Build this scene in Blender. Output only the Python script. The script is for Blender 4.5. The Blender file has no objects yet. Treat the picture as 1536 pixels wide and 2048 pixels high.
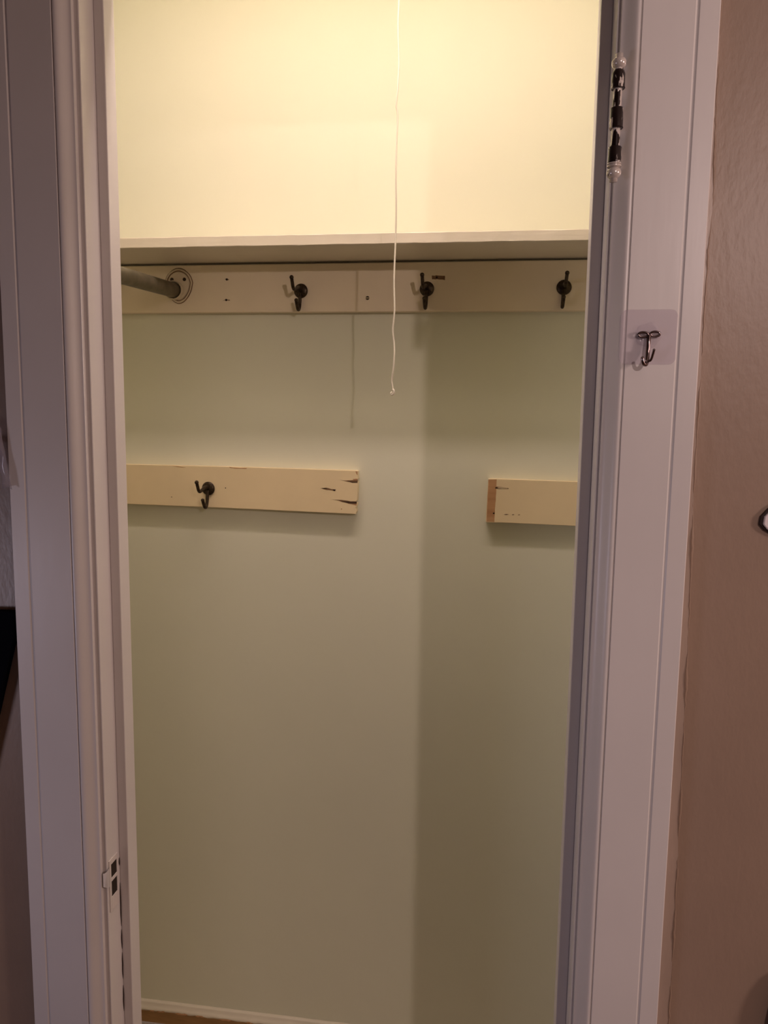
import bpy, bmesh, math, random
from mathutils import Vector, Matrix
random.seed(7)
S = bpy.context.scene
COL = S.collection
H = 1.43            # eye height of the photographer above the floor

# ---------------------------------------------------------------- materials
def principled(name, col, rough=.5, metal=0.0, spec=.5):
    m = bpy.data.materials.new(name); m.use_nodes = True
    b = m.node_tree.nodes['Principled BSDF']
    b.inputs['Base Color'].default_value = (*col, 1)
    b.inputs['Roughness'].default_value = rough
    b.inputs['Metallic'].default_value = metal
    b.inputs['Specular IOR Level'].default_value = spec
    return m, m.node_tree, b

def noise(nt, scale, detail=3, stretch=(1, 1, 1), rough=.5):
    tc = nt.nodes.new('ShaderNodeTexCoord'); mp = nt.nodes.new('ShaderNodeMapping')
    mp.inputs['Scale'].default_value = stretch
    n = nt.nodes.new('ShaderNodeTexNoise'); n.inputs['Scale'].default_value = scale
    n.inputs['Detail'].default_value = detail; n.inputs['Roughness'].default_value = rough
    nt.links.new(tc.outputs['Object'], mp.inputs[0]); nt.links.new(mp.outputs[0], n.inputs['Vector'])
    return n

def ramp(nt, src, stops):
    r = nt.nodes.new('ShaderNodeValToRGB'); e = r.color_ramp.elements
    e[0].position, e[0].color = stops[0][0], (*stops[0][1], 1)
    e[1].position, e[1].color = stops[-1][0], (*stops[-1][1], 1)
    for p, c in stops[1:-1]:
        k = e.new(p); k.color = (*c, 1)
    nt.links.new(src, r.inputs[0]); return r

def bump(nt, b, src, strength, dist=.001, prev=None):
    bp = nt.nodes.new('ShaderNodeBump'); bp.inputs['Strength'].default_value = strength
    bp.inputs['Distance'].default_value = dist
    nt.links.new(src, bp.inputs['Height'])
    if prev: nt.links.new(prev.outputs[0], bp.inputs['Normal'])
    nt.links.new(bp.outputs[0], b.inputs['Normal']); return bp

def paint(name, col, rough=.4, var=.04, bscale=60, bstr=.15, stretch=(1, 1, 1), spec=.5, blotch=3.0, bdist=.001):
    m, nt, b = principled(name, col, rough, 0, spec)
    n = noise(nt, blotch, 4)
    lo = tuple(c * (1 - var) for c in col); hi = tuple(min(1, c * (1 + var)) for c in col)
    r = ramp(nt, n.outputs[0], [(.3, lo), (.7, hi)])
    nt.links.new(r.outputs[0], b.inputs['Base Color'])
    n2 = noise(nt, bscale, 4, stretch)
    bump(nt, b, n2.outputs[0], bstr, bdist)
    return m

M = {}
M['closet'] = paint('pale_sage_wall_paint', (.775, .77, .62), .55, .02, 25, .06, spec=.4)
M['closet_ceiling'] = paint('closet_ceiling_white', (.75, .74, .68), .7)
M['trim'] = paint('white_trim_gloss_paint', (.72, .68, .665), .33, .03, 40, .25, (1, 1, .12), blotch=6)
M['shelfpaint'] = paint('cream_shelf_paint', (.78, .71, .58), .38, .04, 55, .8, (.12, 1, 1), blotch=8)
M['cream'] = paint('cream_board_paint', (.86, .71, .45), .40, .04, 45, .2, (.2, 1, 1), blotch=9)
M['railpaint'] = paint('cream_rail_paint', (.86, .745, .56), .40, .04, 45, .2, (.2, 1, 1), blotch=9)
M['brown'] = paint('mauve_brown_wall_paint', (.335, .237, .178), .38, .07, 160, .35, (1, 1, .45), blotch=5)
M['brown_light'] = paint('thin_brown_overlap_paint', (.40, .305, .25), .35, .06, 160, .35, (1, 1, .3), blotch=12)
M['ceiling'] = paint('room_ceiling_paint', (.5, .46, .43), .8)
M['blocker_wall'] = paint('dark_light_blocker_paint', (.16, .12, .11), .6)  # dark finish of the added unseen wall, keeps bounced light low
M['carpet'] = paint('light_beige_carpet', (.70, .62, .50), .9)
M['gap'] = principled('dark_gap', (.03, .014, .010), .9)[0]
M['cord'] = principled('cream_cotton_cord', (.90, .84, .70), .75)[0]
M['white_metal'] = paint('white_painted_metal', (.72, .66, .63), .3, .03, 80, .2)
M['hole'] = principled('dark_hole', (.025, .014, .008), .95)[0]
M['navy'] = principled('near_black_navy_cloth', (.0012, .0014, .004), .95, 0, .08)[0]
M['leather'] = principled('dark_brown_leather', (.020, .011, .007), .6)[0]
M['pinkplastic'] = principled('pale_pinkish_white_plastic', (.80, .72, .74), .35)[0]
M['darkrim'] = principled('dark_rim', (.03, .012, .01), .6)[0]
M['porcelain'] = principled('white_porcelain', (.8, .8, .78), .2)[0]

def wood(name, a, c, stretch=(.15, 1, 1), scale=90):
    m, nt, b = principled(name, a, .65)
    n = noise(nt, scale, 5, stretch)
    r = ramp(nt, n.outputs[0], [(.3, a), (.7, c)])
    nt.links.new(r.outputs[0], b.inputs['Base Color'])
    bump(nt, b, n.outputs[0], .3)
    return m
M['bare'] = wood('bare_pine_wood', (.44, .225, .10), (.58, .33, .16))
M['bare_dark'] = wood('old_bare_wood', (.30, .16, .055), (.44, .25, .10))
M['splinter'] = wood('splintered_wood', (.10, .045, .02), (.30, .17, .08), (.1, 1, 1), 200)
M['floor'] = wood('brown_floor_boards', (.16, .09, .05), (.24, .14, .08), (1, .1, 1), 30)
M['greybase'] = paint('greyish_white_base_paint', (.50, .46, .45), .45)

def bronze():
    m, nt, b = principled('dark_bronze_hook_metal', (.045, .028, .016), .38, .65)
    n = noise(nt, 260, 4)
    r = ramp(nt, n.outputs[0], [(.3, (.020, .011, .007)), (.75, (.085, .058, .030))])
    nt.links.new(r.outputs[0], b.inputs['Base Color'])
    bump(nt, b, n.outputs[0], .25); return m
M['bronze'] = bronze()
def rodmat():
    m, nt, b = principled('dull_olive_metal_tube', (.15, .125, .08), .45, .55)
    n = noise(nt, 45, 5)
    r = ramp(nt, n.outputs[0], [(.3, (.13, .11, .07)), (.7, (.23, .20, .135))])
    nt.links.new(r.outputs[0], b.inputs['Base Color']); return m
M['rod'] = rodmat()
M['socket'] = paint('cream_painted_socket_metal', (.66, .56, .40), .3, .08, 90, .25)
def chipped(name, thr):
    m, nt, b = principled(name, (.03, .02, .018), .18, .35)
    n = noise(nt, 120, 5, (1, 1, .3))
    r = ramp(nt, n.outputs[0], [(thr, (.018, .010, .009)), (thr + .02, (.70, .64, .60))])
    nt.links.new(r.outputs[0], b.inputs['Base Color'])
    bump(nt, b, r.outputs[0], .5); return m
M['hinge_dark'] = chipped('black_hinge_metal_with_paint_traces', .57)
M['hinge_mixed'] = chipped('hinge_metal_half_covered_in_paint', .46)
M['hinge_white'] = chipped('painted_over_hinge_metal', .36)
M['chrome'] = principled('polished_chrome', (.22, .17, .17), .16, 1.0)[0]
def clear(name='clear_plastic_pad', fac=.13):
    m = bpy.data.materials.new(name); m.use_nodes = True
    nt = m.node_tree; nt.nodes.clear()
    o = nt.nodes.new('ShaderNodeOutputMaterial'); mx = nt.nodes.new('ShaderNodeMixShader')
    t = nt.nodes.new('ShaderNodeBsdfTransparent'); t.inputs[0].default_value = (.985, .975, .99, 1)
    g = nt.nodes.new('ShaderNodeBsdfPrincipled'); g.inputs['Base Color'].default_value = (.72, .66, .70, 1)
    g.inputs['Roughness'].default_value = .12
    n = noise(nt, 60, 4, (1, 1, .35)); bp = nt.nodes.new('ShaderNodeBump'); bp.inputs['Strength'].default_value = .5
    bp.inputs['Distance'].default_value = .001
    nt.links.new(n.outputs[0], bp.inputs['Height']); nt.links.new(bp.outputs[0], g.inputs['Normal'])
    mx.inputs[0].default_value = fac
    nt.links.new(t.outputs[0], mx.inputs[1]); nt.links.new(g.outputs[0], mx.inputs[2])
    nt.links.new(mx.outputs[0], o.inputs[0]); return m
M['clear'] = clear()
M['film'] = clear('wrinkled_plastic_film', .45)

# ---------------------------------------------------------------- mesh helpers
def box(bm, x0, x1, y0, y1, z0, z1):
    v = [bm.verts.new(p) for p in ((x0,y0,z0),(x1,y0,z0),(x1,y1,z0),(x0,y1,z0),(x0,y0,z1),(x1,y0,z1),(x1,y1,z1),(x0,y1,z1))]
    for f in ((0,3,2,1),(4,5,6,7),(0,1,5,4),(1,2,6,5),(2,3,7,6),(3,0,4,7)): bm.faces.new([v[i] for i in f])

def prism(bm, pts, axis, a, b):
    """extrude a 2-D outline along an axis between a and b (pts are the two other coordinates in x,y,z order)"""
    def mk(p, t):
        if axis == 'x': return (t, p[0], p[1])
        if axis == 'y': return (p[0], t, p[1])
        return (p[0], p[1], t)
    A = [bm.verts.new(mk(p, a)) for p in pts]; B = [bm.verts.new(mk(p, b)) for p in pts]
    n = len(pts)
    bm.faces.new(A); bm.faces.new(list(reversed(B)))
    for i in range(n): bm.faces.new([A[i], B[i], B[(i+1) % n], A[(i+1) % n]])
    bmesh.ops.recalc_face_normals(bm, faces=bm.faces)

def tube(bm, pts, rad, seg=12, closed=False):
    P = [Vector(p) for p in pts]; n = len(P)
    R = rad if isinstance(rad, (list, tuple)) else [rad] * n
    rings = []; prev = None
    for i, p in enumerate(P):
        if closed: t = P[(i+1) % n] - P[i-1]
        else: t = P[min(i+1, n-1)] - P[max(i-1, 0)]
        t.normalize()
        if prev is None:
            u = t.orthogonal().normalized()
        else:
            u = prev - t * prev.dot(t); u.normalize()
        prev = u; w = t.cross(u)
        rings.append([bm.verts.new(p + (u*math.cos(2*math.pi*k/seg) + w*math.sin(2*math.pi*k/seg)) * R[i]) for k in range(seg)])
    m = n if closed else n-1
    for i in range(m):
        a, b = rings[i], rings[(i+1) % n]
        for k in range(seg): bm.faces.new([a[k], a[(k+1) % seg], b[(k+1) % seg], b[k]])
    if not closed:
        bm.faces.new(list(reversed(rings[0]))); bm.faces.new(rings[-1])

def smooth_path(pts, sub=6):
    P = [Vector(p) for p in pts]; out = []
    for i in range(len(P)-1):
        p0, p1, p2, p3 = P[max(i-1, 0)], P[i], P[i+1], P[min(i+2, len(P)-1)]
        for k in range(sub):
            t = k/sub
            out.append(.5*((2*p1) + (p2-p0)*t + (2*p0-5*p1+4*p2-p3)*t*t + (3*p1-p0-3*p2+p3)*t**3))
    out.append(P[-1]); return out

def lathe(bm, prof, axis='z', seg=24, c=(0, 0, 0)):
    """prof: (radius, position along the axis)"""
    rings = []
    for r, h in prof:
        ring = []
        for k in range(seg):
            a = 2*math.pi*k/seg; x, y = r*math.cos(a), r*math.sin(a)
            p = (x, y, h) if axis == 'z' else (x, -h, y)
            ring.append(bm.verts.new((p[0]+c[0], p[1]+c[1], p[2]+c[2])))
        rings.append(ring)
    for i in range(len(rings)-1):
        a, b = rings[i], rings[i+1]
        for k in range(seg): bm.faces.new([a[k], a[(k+1) % seg], b[(k+1) % seg], b[k]])
    bm.faces.new(list(reversed(rings[0]))); bm.faces.new(rings[-1])
    bmesh.ops.recalc_face_normals(bm, faces=bm.faces)

def sphere(bm, c, r, seg=16, sq=(1, 1, 1)):
    bmesh.ops.create_uvsphere(bm, u_segments=seg, v_segments=seg//2+2, radius=r,
        matrix=Matrix.Translation(c) @ Matrix.Diagonal((*sq, 1)))

def obj(name, bm, mat, parent=None, smooth=False, bevel=0, kind=None, label=None, lift=True):
    if parent is None and lift:
        for v in bm.verts: v.co.z += H
    me = bpy.data.meshes.new(name); bm.to_mesh(me); bm.free()
    if smooth:
        for p in me.polygons: p.use_smooth = True
    o = bpy.data.objects.new(name, me); COL.objects.link(o)
    o.data.materials.append(M[mat])
    if parent is not None:
        o.parent = parent
    if bevel:
        b = o.modifiers.new('bevel', 'BEVEL'); b.width = bevel; b.segments = 2; b.limit_method = 'ANGLE'; b.angle_limit = math.radians(35)
    if smooth and bevel == 0 or smooth == 2:
        pass
    if kind: o['kind'] = kind
    if label: o['label'] = label
    return o

def thing(name, loc, label, cat, group=None, rotz=0):
    o = bpy.data.objects.new(name, None); COL.objects.link(o); o.empty_display_size = .02
    o.location = (loc[0], loc[1], loc[2] + H); o.rotation_euler = (0, 0, rotz)
    o['label'] = label; o['category'] = cat
    if group: o['group'] = group
    return o
def tag(o, label, cat, group=None):
    o['label'] = label; o['category'] = cat
    if group: o['group'] = group
    return o
def B(): return bmesh.new()
def smooth_by_angle(o, deg=40):
    me = o.data
    for p in me.polygons: p.use_smooth = True
    me.set_sharp_from_angle(angle=math.radians(deg))
def jag(poly, amp=.0004, n=3):
    out = []
    for i, p in enumerate(poly):
        q = poly[(i+1) % len(poly)]
        for k in range(n):
            t = k/n
            out.append((p[0]+(q[0]-p[0])*t + random.uniform(-amp, amp), p[1]+(q[1]-p[1])*t + random.uniform(-amp, amp)))
    return out

FZ = -H             # floor in eye-relative height
CZ = 1.27           # ceiling
YW, YC = .9035, .975
CC = .99             # closet ceiling, lower than the room's  # faces of the wall with the door
HEAD = .575         # underside of the head jamb
XL, XR = -.4925, .1166

# ---------------------------------------------------------------- setting
def struct(name, bm, mat, **k): return obj(name, bm, mat, kind='structure', **k)
bm = B(); box(bm, -2.6, 2.8, -3.6, YC, FZ-.05, FZ); struct('floor', bm, 'floor')
bm = B(); box(bm, -2.6, 2.8, -3.6, YC, CZ, CZ+.05); struct('ceiling', bm, 'ceiling')
bm = B(); box(bm, -1.15, .5, YC, 1.5, CC, CC+.05); struct('ceiling_closet', bm, 'closet_ceiling')
bm = B(); box(bm, -1.15, .5, YC, 1.5, FZ-.05, FZ); struct('floor_closet', bm, 'carpet')
bm = B(); box(bm, -1.2, .55, 1.5, 1.56, FZ, CZ); struct('wall_back', bm, 'closet')
bm = B(); box(bm, -1.2, -1.15, YC, 1.5, FZ, CZ); struct('wall_closet_left', bm, 'closet')
bm = B(); box(bm, .5, .55, YC, 1.5, FZ, CZ); struct('wall_closet_right', bm, 'closet')
bm = B()
for a, b, z0, z1 in ((-2.6, XL-.02, FZ, CZ), (XR+.02, 2.8, FZ, CZ), (XL-.02, XR+.02, HEAD+.02, CZ)):
    box(bm, a, b, YW, YC-.008, z0, z1)
wf = struct('wall_front', bm, 'brown')
bm = B()
for a, b, z0, z1 in ((-1.15, XL-.02, FZ, CZ), (XR+.02, .5, FZ, CZ), (XL-.02, XR+.02, HEAD+.02, CZ)):
    box(bm, a, b, YC-.008, YC, z0, z1)
struct('wall_closet_front', bm, 'closet')
bm = B(); box(bm, -2.65, -2.6, -3.6, YC, FZ, CZ); struct('wall_left', bm, 'brown')
bm = B(); box(bm, 2.8, 2.85, -3.6, YC, FZ, CZ); struct('wall_right', bm, 'brown')
bm = B(); box(bm, -2.6, 2.8, -3.65, -3.6, FZ, CZ); struct('wall_rear', bm, 'brown')
PART_X = .66
bm = B(); box(bm, -2.6, PART_X, -.70, -.60, FZ, CZ); struct('wall_light_blocker', bm, 'blocker_wall')  # added unseen wall that blocks the room lamp from the left casing

# paint overlap next to the right casing: a thin lighter brown strip ending in a raised ragged paint line
ridge = [(.2205, .62), (.2216, .45), (.2234, .3605), (.223, .3356), (.2247, .2854), (.2264, .2343), (.2245, .1826), (.225, .1088), (.225, .0496),
         (.2254, -.0888), (.2284, -.1744), (.2307, -.3218), (.2347, -.6031), (.2353, -.6951), (.237, -1.0), (.238, -1.4)]
pts = []
for i in range(len(ridge)-1):
    (x0, z0), (x1, z1) = ridge[i], ridge[i+1]
    n = max(2, int(abs(z1-z0)/.006))
    for k in range(n):
        t = k/n; pts.append((x0+(x1-x0)*t + random.uniform(-.0005, .0005), YW-.0002, z0+(z1-z0)*t))
bm = B()
rr = [abs(.0009 + .0009*math.sin(i*.37)*math.sin(i*.11+1) + random.uniform(-.0002, .0003)) for i in range(len(pts))]
tube(bm, pts, rr, 6)
for v in bm.verts: v.co.z += H
o = obj('paint_ridge', bm, 'brown', wf, smooth=True)
bm = B()
qs = pts[::4] + [pts[-1]]
prism(bm, [(.214, p[2]+H) for p in qs] + [(p[0], p[2]+H) for p in reversed(qs)], 'y', YW-.0004, YW+.001)
obj('paint_overlap', bm, 'brown_light', wf)

# door frame: jambs, stops, head
bm = B()
box(bm, XL-.02, XL, .9005, YC, FZ, HEAD+.02); box(bm, XR, XR+.02, .9005, YC, FZ, HEAD+.02); box(bm, XL, XR, .9005, YC, HEAD, HEAD+.02)
door = struct('door_1', bm, 'trim', bevel=.0012)
for x0, x1 in ((XL, XL+.0132), (XR-.0131, XR)):
    bm = B(); box(bm, x0, x1, .9345, .9615, FZ+H, HEAD+H)
    obj('door_stop', bm, 'trim', door, bevel=.0012)
bm = B(); box(bm, XL+.0132, XR-.0131, .9345, .9615, HEAD-.0132+H, HEAD+H); obj('door_stop', bm, 'trim', door, bevel=.0012)
# dark crack between the left jamb and its stop, low down
bm = B()
for z0, z1 in ((-.608, -.620), (-.645, -.71), (-.715, -.745), (-.75, -.79), (-.80, -.84)):
    n = 8
    ps = []
    for k in range(n+1):
        t = k/n; ps.append((XL+.0004, .9338 - .0006*math.sin(math.pi*t) + random.uniform(-.0003, .0003), z0+(z1-z0)*t + H))
    tube(bm, ps, [.00015 + .0007*math.sin(math.pi*k/n) for k in range(n+1)], 6)
obj('crack', bm, 'gap', door, label='dark crack in the paint')

# casings, extruded profile: (distance from the outer edge, depth in front)
def casing(xo, xi, name):
    w = abs(xi-xo); s = 1 if xi > xo else -1
    f = .885
    prof = [(0, YW), (0, f+.0015), (.0012, f), (.0205, f), (.0222, f+.0013), (.0234, f+.0013), (.0250, f),
            (w-.0203, f), (w-.0195, f+.0022), (w-.0187, f+.0022), (w-.0181, f+.0003), (w-.0165, f)]
    for k in range(1, 13):          # ogee falling back to a thin inner edge
        t = k/12; e = t*t*(3-2*t); prof.append((w-.0165+.0160*t, f + .0100*e))
    prof += [(w, f+.0106), (w, YW)]
    bm = B(); prism(bm, [(xo+s*a, b) for a, b in prof], 'z', FZ, HEAD+.10)
    o = struct(name, bm, 'trim'); smooth_by_angle(o, 28); return o
casing(-.5978, -.4985, 'trim_1')
casing(.2177, .1203, 'trim_2')
bm = B(); box(bm, -.4985, .1203, .885, YW, HEAD+.004, HEAD+.10); struct('trim_3', bm, 'trim', bevel=.001)

# closet baseboard: chipped cap moulding over bare wood over a greyish painted base
bm = B()
box(bm, -1.15, .5, 1.487, 1.5, FZ, -1.359)
bb = struct('baseboard_back', bm, 'greybase', bevel=.001)
bm = B(); box(bm, -1.15, .5, 1.490, 1.5, -1.359+H, -1.327+H); obj('bare_board', bm, 'bare_dark', bb)
bm = B()
n = 120
prof0 = [(1.5, -1.311), (1.494, -1.311), (1.492, -1.313), (1.4915, -1.317), (1.4875, -1.3195), (1.485, -1.322), (1.4845, -1.325), (1.487, -1.328), (1.5, -1.328)]
rings = []
for i in range(n+1):
    x = -1.15 + 1.65*i/n
    r = []
    for j, (y, z) in enumerate(prof0):
        w = .0011 if 3 < j < 8 else .0003
        r.append(bm.verts.new((x, min(1.5, y + random.uniform(-w, w)), z + H + random.uniform(-w, w))))
    rings.append(r)
for i in range(n):
    for j in range(len(prof0)-1): bm.faces.new([rings[i][j], rings[i][j+1], rings[i+1][j+1], rings[i+1][j]])
bmesh.ops.recalc_face_normals(bm, faces=bm.faces)
obj('cap_moulding', bm, 'shelfpaint', bb, smooth=True)
bm = B()
for x, wd in ((-.722, .012), (-.705, .02), (-.662, .03), (-.615, .022), (-.56, .03), (-.50, .018), (-.46, .03), (-.40, .025), (-.34, .03)):
    ps = [(x+wd*t + random.uniform(-.001, .001), 1.4856, -1.3258+H + random.uniform(-.001, .001)) for t in (0, .25, .5, .75, 1)]
    tube(bm, ps, [.0006, .0024, .0019, .0026, .0006], 8)
obj('wood_chip', bm, 'bare', bb, label='chipped edge showing bare wood')

# ---------------------------------------------------------------- closet shelf
bm = B()
n = 90; x0, x1 = -1.15, .5
prof = [(1.4995, .2912), (1.3448, .2912), (1.3438, .2922), (1.3438, .3083), (1.3448, .3093), (1.4995, .3093)]
rings = []
for i in range(n+1):
    x = x0 + (x1-x0)*i/n; r = []
    for j, (y, z) in enumerate(prof):
        w = .00035 if 1 <= j <= 4 else 0
        r.append(bm.verts.new((x, y + random.uniform(-w, w), z + random.uniform(-w, w))))
    rings.append(r)
m_ = len(prof)
for i in range(n):
    for j in range(m_): bm.faces.new([rings[i][j], rings[i][(j+1) % m_], rings[i+1][(j+1) % m_], rings[i+1][j]])
bm.faces.new(rings[0]); bm.faces.new(list(reversed(rings[-1])))
bmesh.ops.recalc_face_normals(bm, faces=bm.faces)
tag(obj('closet_shelf', bm, 'shelfpaint'), 'long cream painted wooden shelf with brush-marked front edge above the hook rail', 'shelf')

# ---------------------------------------------------------------- boards on the wall
YB = 1.481
def mark(name, polys, mat, parent, off, y=None, th=.0006, label=None):
    """thin patches lying in a board's face; coordinates relative to the board's origin"""
    bm = B()
    for p in polys:
        prism(bm, [(a-off[0], b-off[2]) for a, b in p], 'y', (YB if y is None else y)-off[1]-.00025, (YB if y is None else y)-off[1]+th)
    return obj(name, bm, mat, parent, label=label)
def disc(name, c, r, mat, parent, off, lab=None):
    bm = B(); lathe(bm, [(r*.6, .0006), (r, .0003), (r, -.001)], 'y', 12, (c[0]-off[0], YB-off[1], c[1]-off[2]))
    return obj(name, bm, mat, parent, label=lab)

# upper hook rail
o0 = (-.30, 1.49, .2422)
rail = thing('hook_rail', o0, 'long cream painted board fixed to the wall right under the shelf', 'rail')
bm = B(); box(bm, -1.15-o0[0], .5-o0[0], YB-o0[1], 1.4998-o0[1], .1969-o0[2], .2868-o0[2])
obj('board', bm, 'railpaint', rail, bevel=.0012)
disc('nail_hole', (-.5215, .2591), .0022, 'hole', rail, o0)
disc('nail_hole', (-.5230, .2203), .0022, 'hole', rail, o0)
mark('paint_chip', [jag([(-.530, .2192), (-.524, .2214), (-.515, .2205), (-.516, .2190), (-.524, .2196)], .0003)], 'splinter', rail, o0)
mark('paint_chip', [jag([(-.5255, .2600), (-.5195, .2608), (-.5160, .2585), (-.5205, .2572)], .0003)], 'splinter', rail, o0)
disc('screw', (-.2442, .222), .0036, 'bronze', rail, o0)
bm = B(); box(bm, -.2475-o0[0], -.2409-o0[0], YB-.0011-o0[1], YB-o0[1], .2214-o0[2], .2226-o0[2]); obj('screw_slot', bm, 'cream', bpy.data.objects['screw'])
mark('paint_chip', [jag([(-.1224, .2620), (-.1165, .2614), (-.1150, .2625), (-.098, .2608), (-.0978, .2538), (-.113, .2552), (-.1223, .2547)], .0004)], 'splinter', rail, o0, label='scraped patch of brown wood')
disc('nail_hole', (-.1135, .2585), .0019, 'hole', rail, o0)
mark('paint_chip', [jag([(-.4905, .1995), (-.489, .2005), (-.486, .1975), (-.4865, .1968)], .0004)], 'cream', rail, o0)

# lower left board, its right end split and chipped
o1 = (-.45, 1.49, -.147)
b1 = thing('wall_board', o1, 'cream painted board with one coat hook and a split, splintered right end', 'board')
bm = B()
out = [(-1.15, -.1045), (-.64, -.1046), (-.62, -.1050), (-.60, -.1046), (-.52, -.1047), (-.50, -.1056), (-.485, -.1048), (-.2640, -.1064), (-.2606, -.1072),
       (-.2602, -.118), (-.2596, -.1235), (-.2640, -.1262), (-.2600, -.1292), (-.2604, -.150), (-.2610, -.1655), (-.2655, -.1690), (-.2612, -.1715), (-.2612, -.176),
       (-.2640, -.1790), (-.2617, -.1865), (-.2632, -.1925), (-.2680, -.1922), (-.50, -.1884), (-.735, -.1860), (-1.15, -.1825)]
prism(bm, [(a-o1[0], b-o1[2]) for a, b in out], 'y', YB-o1[1], 1.4998-o1[1])
obj('board', bm, 'cream', b1, bevel=.0008)
for s in ([(-.2951, -.1252), (-.283, -.1262), (-.2751, -.1252), (-.2640, -.1245), (-.2600, -.1250), (-.2600, -.1300), (-.270, -.1306), (-.280, -.1282)],
          [(-.3341, -.1430), (-.323, -.1421), (-.312, -.1436), (-.3029, -.1442), (-.3049, -.1478), (-.318, -.1462), (-.328, -.1446)],
          [(-.3120, -.1640), (-.2980, -.1648), (-.2848, -.1654), (-.2740, -.1668), (-.2614, -.1672), (-.2614, -.1718), (-.2720, -.1728), (-.2830, -.1705), (-.298, -.1668)]):
    mark('split', [jag(s, .0004, 2)], 'splinter', b1, o1, label='dark splintered split in the board')
for s in ([(-.282, -.1272), (-.270, -.1282), (-.261, -.1280), (-.261, -.1292), (-.272, -.1297)], [(-.290, -.1672), (-.276, -.1690), (-.262, -.1690), (-.262, -.1706), (-.278, -.1702)],
          [(-.309, -.1448), (-.3035, -.1452), (-.3045, -.1474), (-.3090, -.1466)]):
    mark('split', [jag(s, .0002, 2)], 'hole', b1, o1, th=.0004, y=YB-.0002)
for s in ([(-.642, -.1058), (-.63, -.1062), (-.612, -.1078), (-.611, -.1085), (-.628, -.1080)], [(-.521, -.1050), (-.505, -.1062), (-.484, -.1068), (-.486, -.1082), (-.508, -.1080), (-.519, -.1066)]):
    mark('paint_chip', [jag(s, .0003, 2)], 'bare', b1, o1)
for s in ([(-.2700, -.1232), (-.2604, -.1222), (-.2600, -.1252), (-.2680, -.1250)], [(-.2720, -.1722), (-.2614, -.1716), (-.2616, -.1748), (-.2665, -.1742)],
          [(-.2645, -.1080), (-.2608, -.1078), (-.2604, -.1150), (-.2625, -.1130)], [(-.3345, -.1432), (-.3250, -.1416), (-.3180, -.1428), (-.3240, -.1436)]):
    mark('paint_chip', [jag(s, .0003, 3)], 'bare', b1, o1)
disc('nail_hole', (-.529, -.1476), .0011, 'hole', b1, o1)
mark('paint_chip', [jag([(-.6455, -.1688), (-.643, -.1682), (-.641, -.1690), (-.643, -.1697)], .0002)], 'splinter', b1, o1)
disc('nail_hole', (-.2917, -.1829), .0011, 'bare', b1, o1)

# lower right board, bare sawn strip at its left end
o2 = (.10, 1.49, -.158)
b2 = thing('wall_board', o2, 'cream painted board at the right with a bare wood strip on its left end', 'board')
bm = B()
out = [(-.0066, -.1166), (-.0020, -.1158), (.50, -.1215), (.50, -.2062), (.20, -.2022), (.02, -.1999), (-.0050, -.2008), (-.0092, -.1992), (-.0080, -.160)]
prism(bm, [(a-o2[0], b-o2[2]) for a, b in out], 'y', YB-o2[1], 1.4998-o2[1])
obj('board', bm, 'cream', b2, bevel=.0008)
mark('bare_end', [jag([(-.0062, -.1175), (.0090, -.1170), (.0088, -.150), (.0078, -.175), (.0070, -.1990), (-.0072, -.1985), (-.0072, -.16)], .0003, 4)], 'bare', b2, o2, label='bare unpainted wood strip')
mark('scratch', [jag([(.0090, -.1306), (.0200, -.1318), (.0310, -.1326), (.0330, -.1340), (.0310, -.1348), (.0200, -.1345), (.0100, -.1352)], .0002, 2)], 'splinter', b2, o2)
mark('scratch', [[(.0125, -.1322), (.030, -.1331), (.0305, -.1338), (.012, -.1339)]], 'cream', b2, o2, y=YB-.0002)
disc('nail_hole', (.0086, -.1332), .0017, 'hole', b2, o2)
disc('nail_hole', (.0056, -.1822), .0017, 'hole', b2, o2)
for a, b in ((.0248, .034), (.0395, .0450), (.0510, .0560)):
    mark('scratch', [[(a, -.1838), ((a+b)/2, -.1828), (b, -.1832), ((a+b)/2, -.1845)]], 'splinter', b2, o2)

# ---------------------------------------------------------------- coat hooks
def make_hook(loc, label):
    t = thing('coat_hook', loc, label, 'hook', 'dark bronze double coat hooks on the boards')
    bm = B(); lathe(bm, [(.0136, 0), (.0138, .0012), (.0128, .0026), (.0090, .0044), (.0045, .0052), (.0008, .0054)], 'y', 28)
    o = obj('back_plate', bm, 'bronze', t, smooth=True)
    up = smooth_path([(0, -.003, .001), (0, -.015, .0035), (0, -.030, -.0005), (0, -.040, -.0028), (0, -.0455, .001), (0, -.049, .0080), (0, -.053, .0165)])
    bm = B(); tube(bm, up, [.0044-.0012*min(1, i/12) for i in range(len(up))], 12); sphere(bm, up[-1], .0040)
    obj('prong', bm, 'bronze', t, smooth=True)
    dn = smooth_path([(0, -.003, -.004), (0, -.0055, -.013), (0, -.0075, -.026), (0, -.0115, -.0355), (0, -.0175, -.0365), (0, -.0230, -.0300), (0, -.0275, -.0210)])
    bm = B(); tube(bm, dn, [.0036-.0004*min(1, i/12) for i in range(len(dn))], 12); sphere(bm, dn[-1], .0036)
    obj('prong', bm, 'bronze', t, smooth=True)
    for zz in (.0085,):
        bm = B(); lathe(bm, [(.0019, .0030), (.0019, .0042), (.0008, .0047)], 'y', 10, (.0065, 0, zz-.004)); obj('screw_head', bm, 'bronze', t, smooth=True)
    return t
hook = make_hook((-.3736, YB, .236), 'dark bronze double coat hook on the upper rail, first right of the rod socket')
def copy_thing(root, loc, label, rot):
    r = root.copy(); COL.objects.link(r); r.location = (loc[0], loc[1], loc[2]+H); r['label'] = label
    r.rotation_euler = rot
    for ch in root.children:
        c = ch.copy(); COL.objects.link(c); c.parent = r
    return r
hook.rotation_euler = (0, 0, math.radians(-5))
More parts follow.
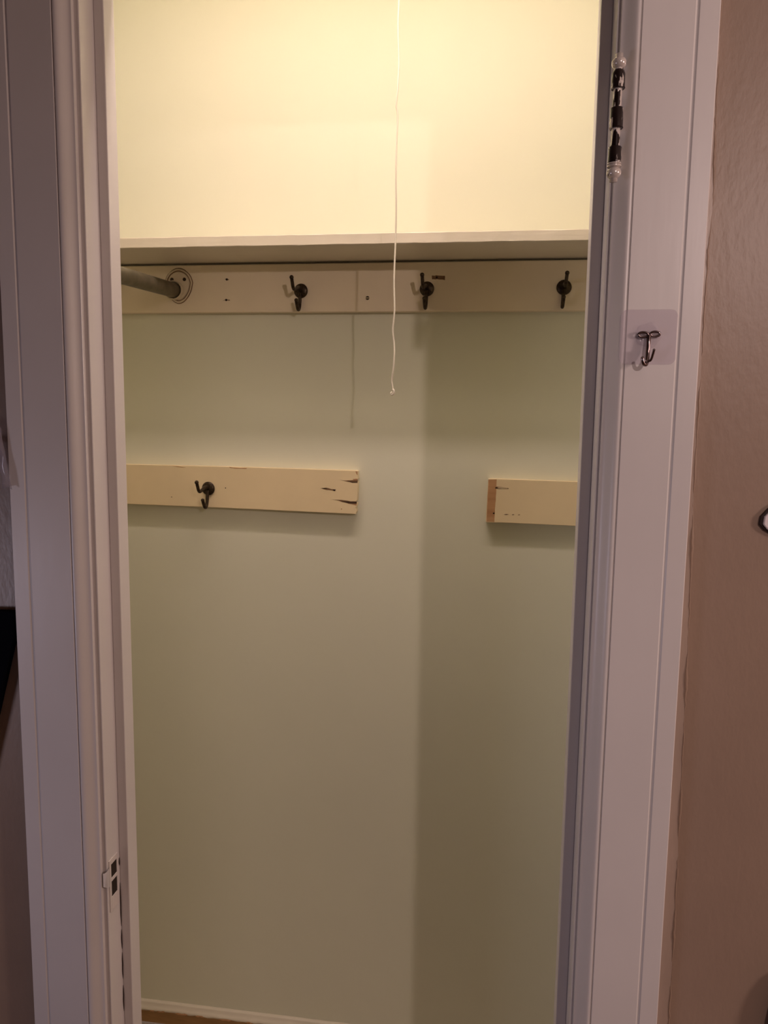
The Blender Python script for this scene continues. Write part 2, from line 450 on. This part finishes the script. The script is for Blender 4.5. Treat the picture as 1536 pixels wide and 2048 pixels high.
copy_thing(hook, (-.1313, YB, .2376), 'dark bronze double coat hook on the upper rail, just right of the hanging cord', (0, 0, math.radians(-5)))
copy_thing(hook, (.1201, YB, .238), 'dark bronze double coat hook at the right end of the upper rail', (0, math.radians(4), math.radians(-1)))
copy_thing(hook, (-.5647, YB, -.1495), 'dark bronze double coat hook on the lower left board, the only one below the rail', (0, 0, math.radians(-4)))

# ---------------------------------------------------------------- closet rod and its socket
SX, SZ = -.6265, .2385
rodv = Vector((-.001, -.495, -.022))
t = thing('closet_rod', (SX, 1.479, SZ), 'dull olive-grey metal hanging rod running forward from the oval socket', 'rod')
bm = B(); tube(bm, [(0, 0, 0), tuple(rodv)], .0142, 28); o = obj('tube', bm, 'rod', t); smooth_by_angle(o)
t = thing('rod_socket', (-.6190, YB, .2477), 'cream painted metal egg-shaped rod socket with two dark screws on upper rail', 'bracket')
def egg(s, dz=0):
    P = []
    for k in range(36):
        a = 2*math.pi*k/36; x = math.cos(a); z = math.sin(a)
        w = .0268 if z > 0 else .0268 - .0055*(-z)
        P.append((x*w*s*(1 if abs(x) > .0 else 1) , (z*.0330 + .0000)*s + dz))
    # squarer upper half
    return [(x*(1.06 if z > .005 and z < .025 else 1), z) for x, z in P]
bm = B()
rings = []
for s, y in ((1.0, .0), (1.0, -.0016), (.975, -.0028), (.93, -.0030), (.89, -.0022), (.86, -.0009), (.83, -.0009), (.80, -.0034), (.74, -.0042), (.02, -.0042)):
    rings.append([bm.verts.new((x, y, z)) for x, z in egg(s)])
for a, b in zip(rings, rings[1:]):
    for k in range(36): bm.faces.new([a[k], a[(k+1) % 36], b[(k+1) % 36], b[k]])
bm.faces.new(rings[-1]); bmesh.ops.recalc_face_normals(bm, faces=bm.faces)
o = obj('flange', bm, 'socket', t); smooth_by_angle(o, 50)
for q in (.875, 1.005):
    bm = B(); tube(bm, [(x, -.0011 if q < 1 else -.0004, z) for x, z in egg(q)], .0011, 6, closed=True)
    obj('crevice_shade', bm, 'splinter', t, smooth=True, label='dark line drawn as crevice shade around the flange')  # dark tubes imitate the crevice shade in the groove and at the rim
bm = B()
cup = []
for r, y in ((.0185, -.003), (.0182, -.012), (.0172, -.0128), (.0160, -.012), (.0155, -.004)):
    cup.append([bm.verts.new((SX+.6190 + r*math.cos(2*math.pi*k/32), y, SZ-.2477 + r*math.sin(2*math.pi*k/32))) for k in range(32)])
for a, b in zip(cup, cup[1:]):
    for k in range(32): bm.faces.new([a[k], a[(k+1) % 32], b[(k+1) % 32], b[k]])
bmesh.ops.recalc_face_normals(bm, faces=bm.faces)
o = obj('cup', bm, 'socket', t); smooth_by_angle(o, 50)
for x in (-.0125, .0132):
    bm = B(); lathe(bm, [(.0034, .0040), (.0034, .0050), (.0012, .0060)], 'y', 14, (x, 0, .0118)); obj('screw', bm, 'bronze', t, smooth=True)
bm = B(); lathe(bm, [(.028, 0), (.028, .003), (.019, .004), (.018, .012), (.0155, .012)], 'y', 28)
for v in bm.verts: v.co.y = -v.co.y
o = tag(obj('rod_socket', bm, 'socket', None, lift=False), 'matching metal socket holding the front end of the rod inside the closet', 'bracket')
o.location = (SX+rodv.x, YC, SZ+rodv.z+H)

# ---------------------------------------------------------------- pull cord and its lamp holder
cp = [(-.1580, CC), (-.1582, .80), (-.1584, .6587), (-.1590, .6171), (-.1601, .5753), (-.1580, .5329), (-.1592, .4903), (-.1609, .4689), (-.1587, .453), (-.1600, .4111), (-.1598, .3673),
      (-.1587, .3157), (-.1592, .271), (-.1604, .2108), (-.1588, .1651), (-.1613, .1352), (-.1592, .1152), (-.1581, .0997), (-.1593, .0741), (-.1619, .0569), (-.1597, .0421)]
CY = 1.27
cp = [(x*1.0359, min(CC, z*1.0359) if i else CC) for i, (x, z) in enumerate(cp)]
pts = smooth_path([(x, CY + .0012*math.sin(i*1.7), z) for i, (x, z) in enumerate(cp)], 6)
t = thing('pull_cord', (-.1650, CY, .0436), 'thin cream pull cord hanging down in front of the shelf, knotted at its end', 'cord')
off = Vector((-.1650, CY, .0436))
bm = B(); tube(bm, [p-off for p in pts], .00135, 8); obj('string', bm, 'cord', t, smooth=True)
bm = B()
kn = smooth_path([(-.0007, 0, 0), (.0012, -.001, -.0018), (.0014, -.001, -.0055), (-.0008, 0, -.0082), (-.0034, .001, -.0074), (-.0030, .001, -.0055), (-.0008, 0, -.0050)], 5)
tube(bm, kn, .0018, 8); obj('knot', bm, 'cord', t, smooth=True)
t = thing('ceiling_lamp', (-.24, 1.035, CC), 'slim white lamp batten on the closet ceiling just inside the door', 'lamp')
bm = B(); box(bm, -.43, .43, -.05, .05, -.022, 0); obj('housing', bm, 'porcelain', t, bevel=.003)

# ---------------------------------------------------------------- old hinge barrel on the right jamb
HX, HY = .1176, .8760
t = thing('door_hinge', (HX, HY, .252), 'dark metal door hinge barrel with chipped white paint and ball tips', 'hinge')
def zz(z): return z-.252
def turned(name, prof, mat, lab=None):
    bm = B(); lathe(bm, [(r, zz(z)) for r, z in prof], 'z', 24); o = obj(name, bm, mat, t, label=lab); smooth_by_angle(o, 40)
turned('pin', [(.0045, .262), (.0045, .366)], 'hinge_mixed', 'worn pin showing between the knuckles')
turned('knuckle', [(.0066, .3413), (.0074, .3420), (.0070, .3435), (.0068, .3560), (.0055, .3592), (.0040, .3606)], 'hinge_dark')
turned('knuckle', [(.0066, .3020), (.0073, .3027), (.0069, .3042), (.0069, .3220), (.0064, .3226)], 'hinge_dark')
turned('knuckle', [(.0068, .2676), (.0071, .2686), (.0069, .2700), (.0069, .2832), (.0064, .2838)], 'hinge_dark')
turned('collar', [(.0050, .2630), (.0074, .2638), (.0074, .2652), (.0056, .2658), (.0072, .2664), (.0072, .2674), (.0060, .2678)], 'hinge_white')
for zc in (.3668, .2578):
    bm = B(); sphere(bm, (0, 0, zz(zc)), .0077, 24, (1, 1, .84)); tube(bm, [(0, 0, zz(zc)-.009), (0, 0, zz(zc)+.009)], .0040, 14)
    obj('ball_tip', bm, 'hinge_white', t, smooth=True)
bm = B()
for a, b in ((.2666, .2838), (.3020, .3226), (.3413, .3592)): box(bm, -.0010, .0020, .001, .0262, zz(a), zz(b))
obj('leaf', bm, 'hinge_white', t, bevel=.0004)

# ---------------------------------------------------------------- strike plate on the left jamb
t = thing('strike_plate', (XL, .915, -.64), 'white painted strike plate with two latch holes low on the left jamb', 'strike plate')
bm = B()
Y0, Y1, Z0, Z1 = .9045, .9282, -.6700, -.5965
def lb(y0, y1, z0, z1, x0=0.0, x1=.0013): box(bm, x0, x1, y0-.915, y1-.915, z0+.64, z1+.64)
ha, hb = .9095, .9250
lb(Y0, ha, Z0, Z1); lb(hb, Y1, Z0, Z1); lb(ha, hb, Z0, -.6505); lb(ha, hb, -.6285, -.6235); lb(ha, hb, -.6040, Z1)
obj('plate', bm, 'white_metal', t, bevel=.0003)
bm = B(); lb(ha-.0004, hb+.0004, -.6509, -.6281, .00005, .0004); lb(ha-.0004, hb+.0004, -.6239, -.6036, .00005, .0004)
obj('latch_hole', bm, 'hole', t, label='dark latch holes')
bm = B()
lip = []
for y, x in ((.9050, .0013), (.9010, .0017), (.8980, .0012), (.8962, -.0008), (.8958, -.0034)):
    k = (0.9050-y)/.0092
    a, b = -.6050-.004*k**3, -.6320+.004*k**3
    lip.append([bm.verts.new((x, y-.915, a+.64)), bm.verts.new((x, y-.915, b+.64))])
for p, q in zip(lip, lip[1:]): bm.faces.new([p[0], p[1], q[1], q[0]])
bmesh.ops.solidify(bm, geom=bm.faces[:], thickness=.0012)
obj('lip', bm, 'white_metal', t, smooth=True, label='curved lip wrapping onto the casing')

# ---------------------------------------------------------------- clear adhesive hooks
def adhesive(loc, label, w=.0595, h=.0585, rotz=0, roty=0):
    t = thing('adhesive_hook', loc, label, 'hook', 'clear adhesive hooks on the casings', rotz)
    t.rotation_euler = (0, roty, rotz)
    r = .0075; P = []
    for cx, cz, a0 in ((w/2-r, h/2-r, 0), (-w/2+r, h/2-r, 90), (-w/2+r, -h/2+r, 180), (w/2-r, -h/2+r, 270)):
        for k in range(7):
            a = math.radians(a0+15*k); P.append((cx+r*math.cos(a), cz+r*math.sin(a)))
    bm = B(); prism(bm, P, 'y', -.0012, 0); obj('pad', bm, 'clear', t, bevel=.0003, label='clear square adhesive pad')
    # moulded plastic rosette that holds the wire
    bm = B()
    rg = []
    for s, y in ((1, -.0012), (.98, -.0022), (.90, -.0030), (.74, -.0034), (.62, -.0024), (.3, -.0030), (.02, -.0032)):
        ring = []
        for k in range(40):
            a = 2*math.pi*k/40; q = .0135*(1+.07*math.cos(5*a))*s
            ring.append(bm.verts.new((q*math.cos(a), y, q*math.sin(a)+.002)))
        rg.append(ring)
    for a, b in zip(rg, rg[1:]):
        for k in range(40): bm.faces.new([a[k], a[(k+1) % 40], b[(k+1) % 40], b[k]])
    bm.faces.new(rg[-1]); bmesh.ops.recalc_face_normals(bm, faces=bm.faces)
    obj('rosette', bm, 'clear', t, smooth=True, label='raised clear plastic rosette')
    bm = B()
    for s in (-1, 1):
        lp = [(s*(.0062+.0050*math.cos(a)), -.0040, .0025+s*.0003+.0026*math.sin(a)) for a in [2*math.pi*k/20 for k in range(20)]]
        tube(bm, lp, .0013, 8, closed=True)
    obj('crossbar', bm, 'chrome', t, smooth=True)
    bm = B()
    st = smooth_path([(-.0002, -.0040, .0015), (-.0004, -.0052, -.006), (-.0008, -.0060, -.018), (-.0016, -.0085, -.0260), (-.0032, -.0120, -.0300), (-.0062, -.0145, -.0290), (-.0078, -.0158, -.0235)], 6)
    tube(bm, st, [.0024]*(len(st)-14)+[.0024-.0008*i/13 for i in range(14)], 10); sphere(bm, st[-1], .0018)
    obj('stem', bm, 'chrome', t, smooth=True)
    bm = B()
    st = smooth_path([(-.0014, -.0085, -.0240), (.0008, -.0100, -.0262), (.0024, -.0110, -.0240), (.0038, -.0120, -.0180), (.0044, -.0124, -.0148)], 6)
    tube(bm, st, .0013, 10); sphere(bm, st[-1], .0015)
    obj('hook_tip', bm, 'chrome', t, smooth=True)
    return t
adhesive((.1635, .8848, .0890), 'clear square adhesive hook with small chrome hook on the right casing')
# the second one hangs half outside the picture on the left, its film peeling
t = adhesive((-.6300, .8830, -.046), 'clear adhesive hook at the left picture edge, its film peeling onto the casing', rotz=math.radians(-6))
bm = B()
fl = []
for k in range(13):
    u = k/12
    z = .028 - .078*u; wv = .0016*math.sin(u*17)
    fl.append([bm.verts.new((.019+.009*u+wv, -.0008-.0008*math.sin(u*9), z)), bm.verts.new((.026+.010*u+wv*.5, -.0018+.0012*math.sin(u*13+1), z+.002)), bm.verts.new((.028+.0125*u, -.0006-.0006*math.sin(u*11), z-.001))])
for p, q in zip(fl, fl[1:]):
    for j in (0, 1): bm.faces.new([p[j], q[j], q[j+1], p[j+1]])
bmesh.ops.solidify(bm, geom=bm.faces[:], thickness=.0004)
obj('film', bm, 'film', t, smooth=True, label='wrinkled clear plastic film')

# ---------------------------------------------------------------- things cut by the picture edges
t = thing('fabric_bag', (-.72, .885, -.33), 'near-black navy flat cloth shape hanging at the left edge beside the casing', 'bag')
bm = B()
P = [(-.60, -.2548), (-.6045, -.290), (-.6105, -.3120), (-.6365, -.4038), (-.665, -.50), (-.83, -.50), (-.84, -.2570)]
P = [(-.6005, -.2552), (-.6010, -.289), (-.6080, -.3030), (-.6365, -.4040), (-.664, -.50), (-.83, -.50), (-.84, -.2620)]
prism(bm, [(a+.72, b+.33) for a, b in P], 'y', .003, .0155)
obj('body', bm, 'navy', t, bevel=.002)
bm = B(); tube(bm, smooth_path([(-.08, .009, .06), (-.08, .009, .14), (-.055, .009, .185), (-.03, .009, .14), (-.03, .009, .06)], 6), .004, 8); obj('strap', bm, 'navy', t, smooth=True)
t = thing('wall_plaque', (.3255, .900, -.108), 'small pale pinkish-white plastic plate with dark rim at the right picture edge', 'plate')
def blob(s): 
    P = [(-.0285, -.0062), (-.0275, .0030), (-.0215, .0105), (-.014, .018), (.010, .022), (.028, .010), (.028, -.012), (.010, -.024), (-.012, -.0185), (-.0230, -.0125)]
    return [(x*s[0]+s[1], z*s[0]) for x, z in P]
bm = B(); prism(bm, blob((1, -.0005)), 'y', 0, .0035); obj('rim', bm, 'darkrim', t, bevel=.0012)
bm = B(); prism(bm, blob((.92, .0006)), 'y', -.0035, .001); obj('face', bm, 'pinkplastic', t, bevel=.0012)
t = thing('leather_bag', (.402, .886, -.755), 'dark brown flat rounded leather bag just entering the bottom right corner', 'bag')
bm = B(); bmesh.ops.create_uvsphere(bm, u_segments=40, v_segments=24, radius=1)
for v in bm.verts:
    v.co.x = math.copysign(abs(v.co.x)**.75, v.co.x)*.052; v.co.y = v.co.y*.015; v.co.z = math.copysign(abs(v.co.z)**.7, v.co.z)*.125
obj('body', bm, 'leather', t, smooth=True)

# ---------------------------------------------------------------- lights
def light(name, kind, loc, energy, color, **k):
    l = bpy.data.lights.new(name, kind); l.energy = energy; l.color = color
    for a, b in k.items(): setattr(l, a, b)
    o = bpy.data.objects.new(name, l); COL.objects.link(o); o.location = (loc[0], loc[1], loc[2]+H); return o
cl = light('closet_lamp', 'AREA', (-.24, 1.035, .962), 9.8, (1, .79, .735), shape='RECTANGLE', size=.80, size_y=.08)
cl.rotation_euler = (math.radians(-20), 0, 0)
light('room_lamp', 'POINT', (.93, -1.04, .62), 36, (1, .78, .73), shadow_soft_size=.03)
light('casing_fill', 'POINT', (1.9, 0.0, .22), 44, (1, .77, .70), shadow_soft_size=.10)  # added fill from the right to brighten the casing, no known source
a = light('cool_casing_fill', 'AREA', (-1.9, -.45, -.60), .95, (.88, .80, 1), shape='RECTANGLE', size=.4, size_y=.3, spread=math.radians(70))  # added cool fill aimed low at the left casing, source unseen
a.rotation_euler = (Vector((-.5, .89, -.55)) - Vector((-1.9, -.45, -.60))).to_track_quat('-Z', 'Y').to_euler()
w = bpy.data.worlds.new('World'); S.world = w; w.use_nodes = True
w.node_tree.nodes['Background'].inputs[0].default_value = (.5, .42, .42, 1); w.node_tree.nodes['Background'].inputs[1].default_value = .02

# ---------------------------------------------------------------- camera
cam = bpy.data.cameras.new('camera'); co = bpy.data.objects.new('camera', cam); COL.objects.link(co)
r = Vector((.99004985, .14006967, .01348242)); u = Vector((-.03056132, .1205072, .99224192)); f = Vector((-.13735827, .982781, -.12358885))
co.matrix_world = Matrix(((r.x, u.x, -f.x, 0), (r.y, u.y, -f.y, 0), (r.z, u.z, -f.z, H), (0, 0, 0, 1)))
cam.sensor_fit = 'VERTICAL'; cam.sensor_height = 24; cam.lens = 1540/2048*24; cam.clip_start = .02
S.camera = co
S.view_settings.view_transform = 'Standard'; S.view_settings.look = 'None'; S.view_settings.gamma = 1; S.view_settings.use_curve_mapping = False
S.view_settings.exposure = 0
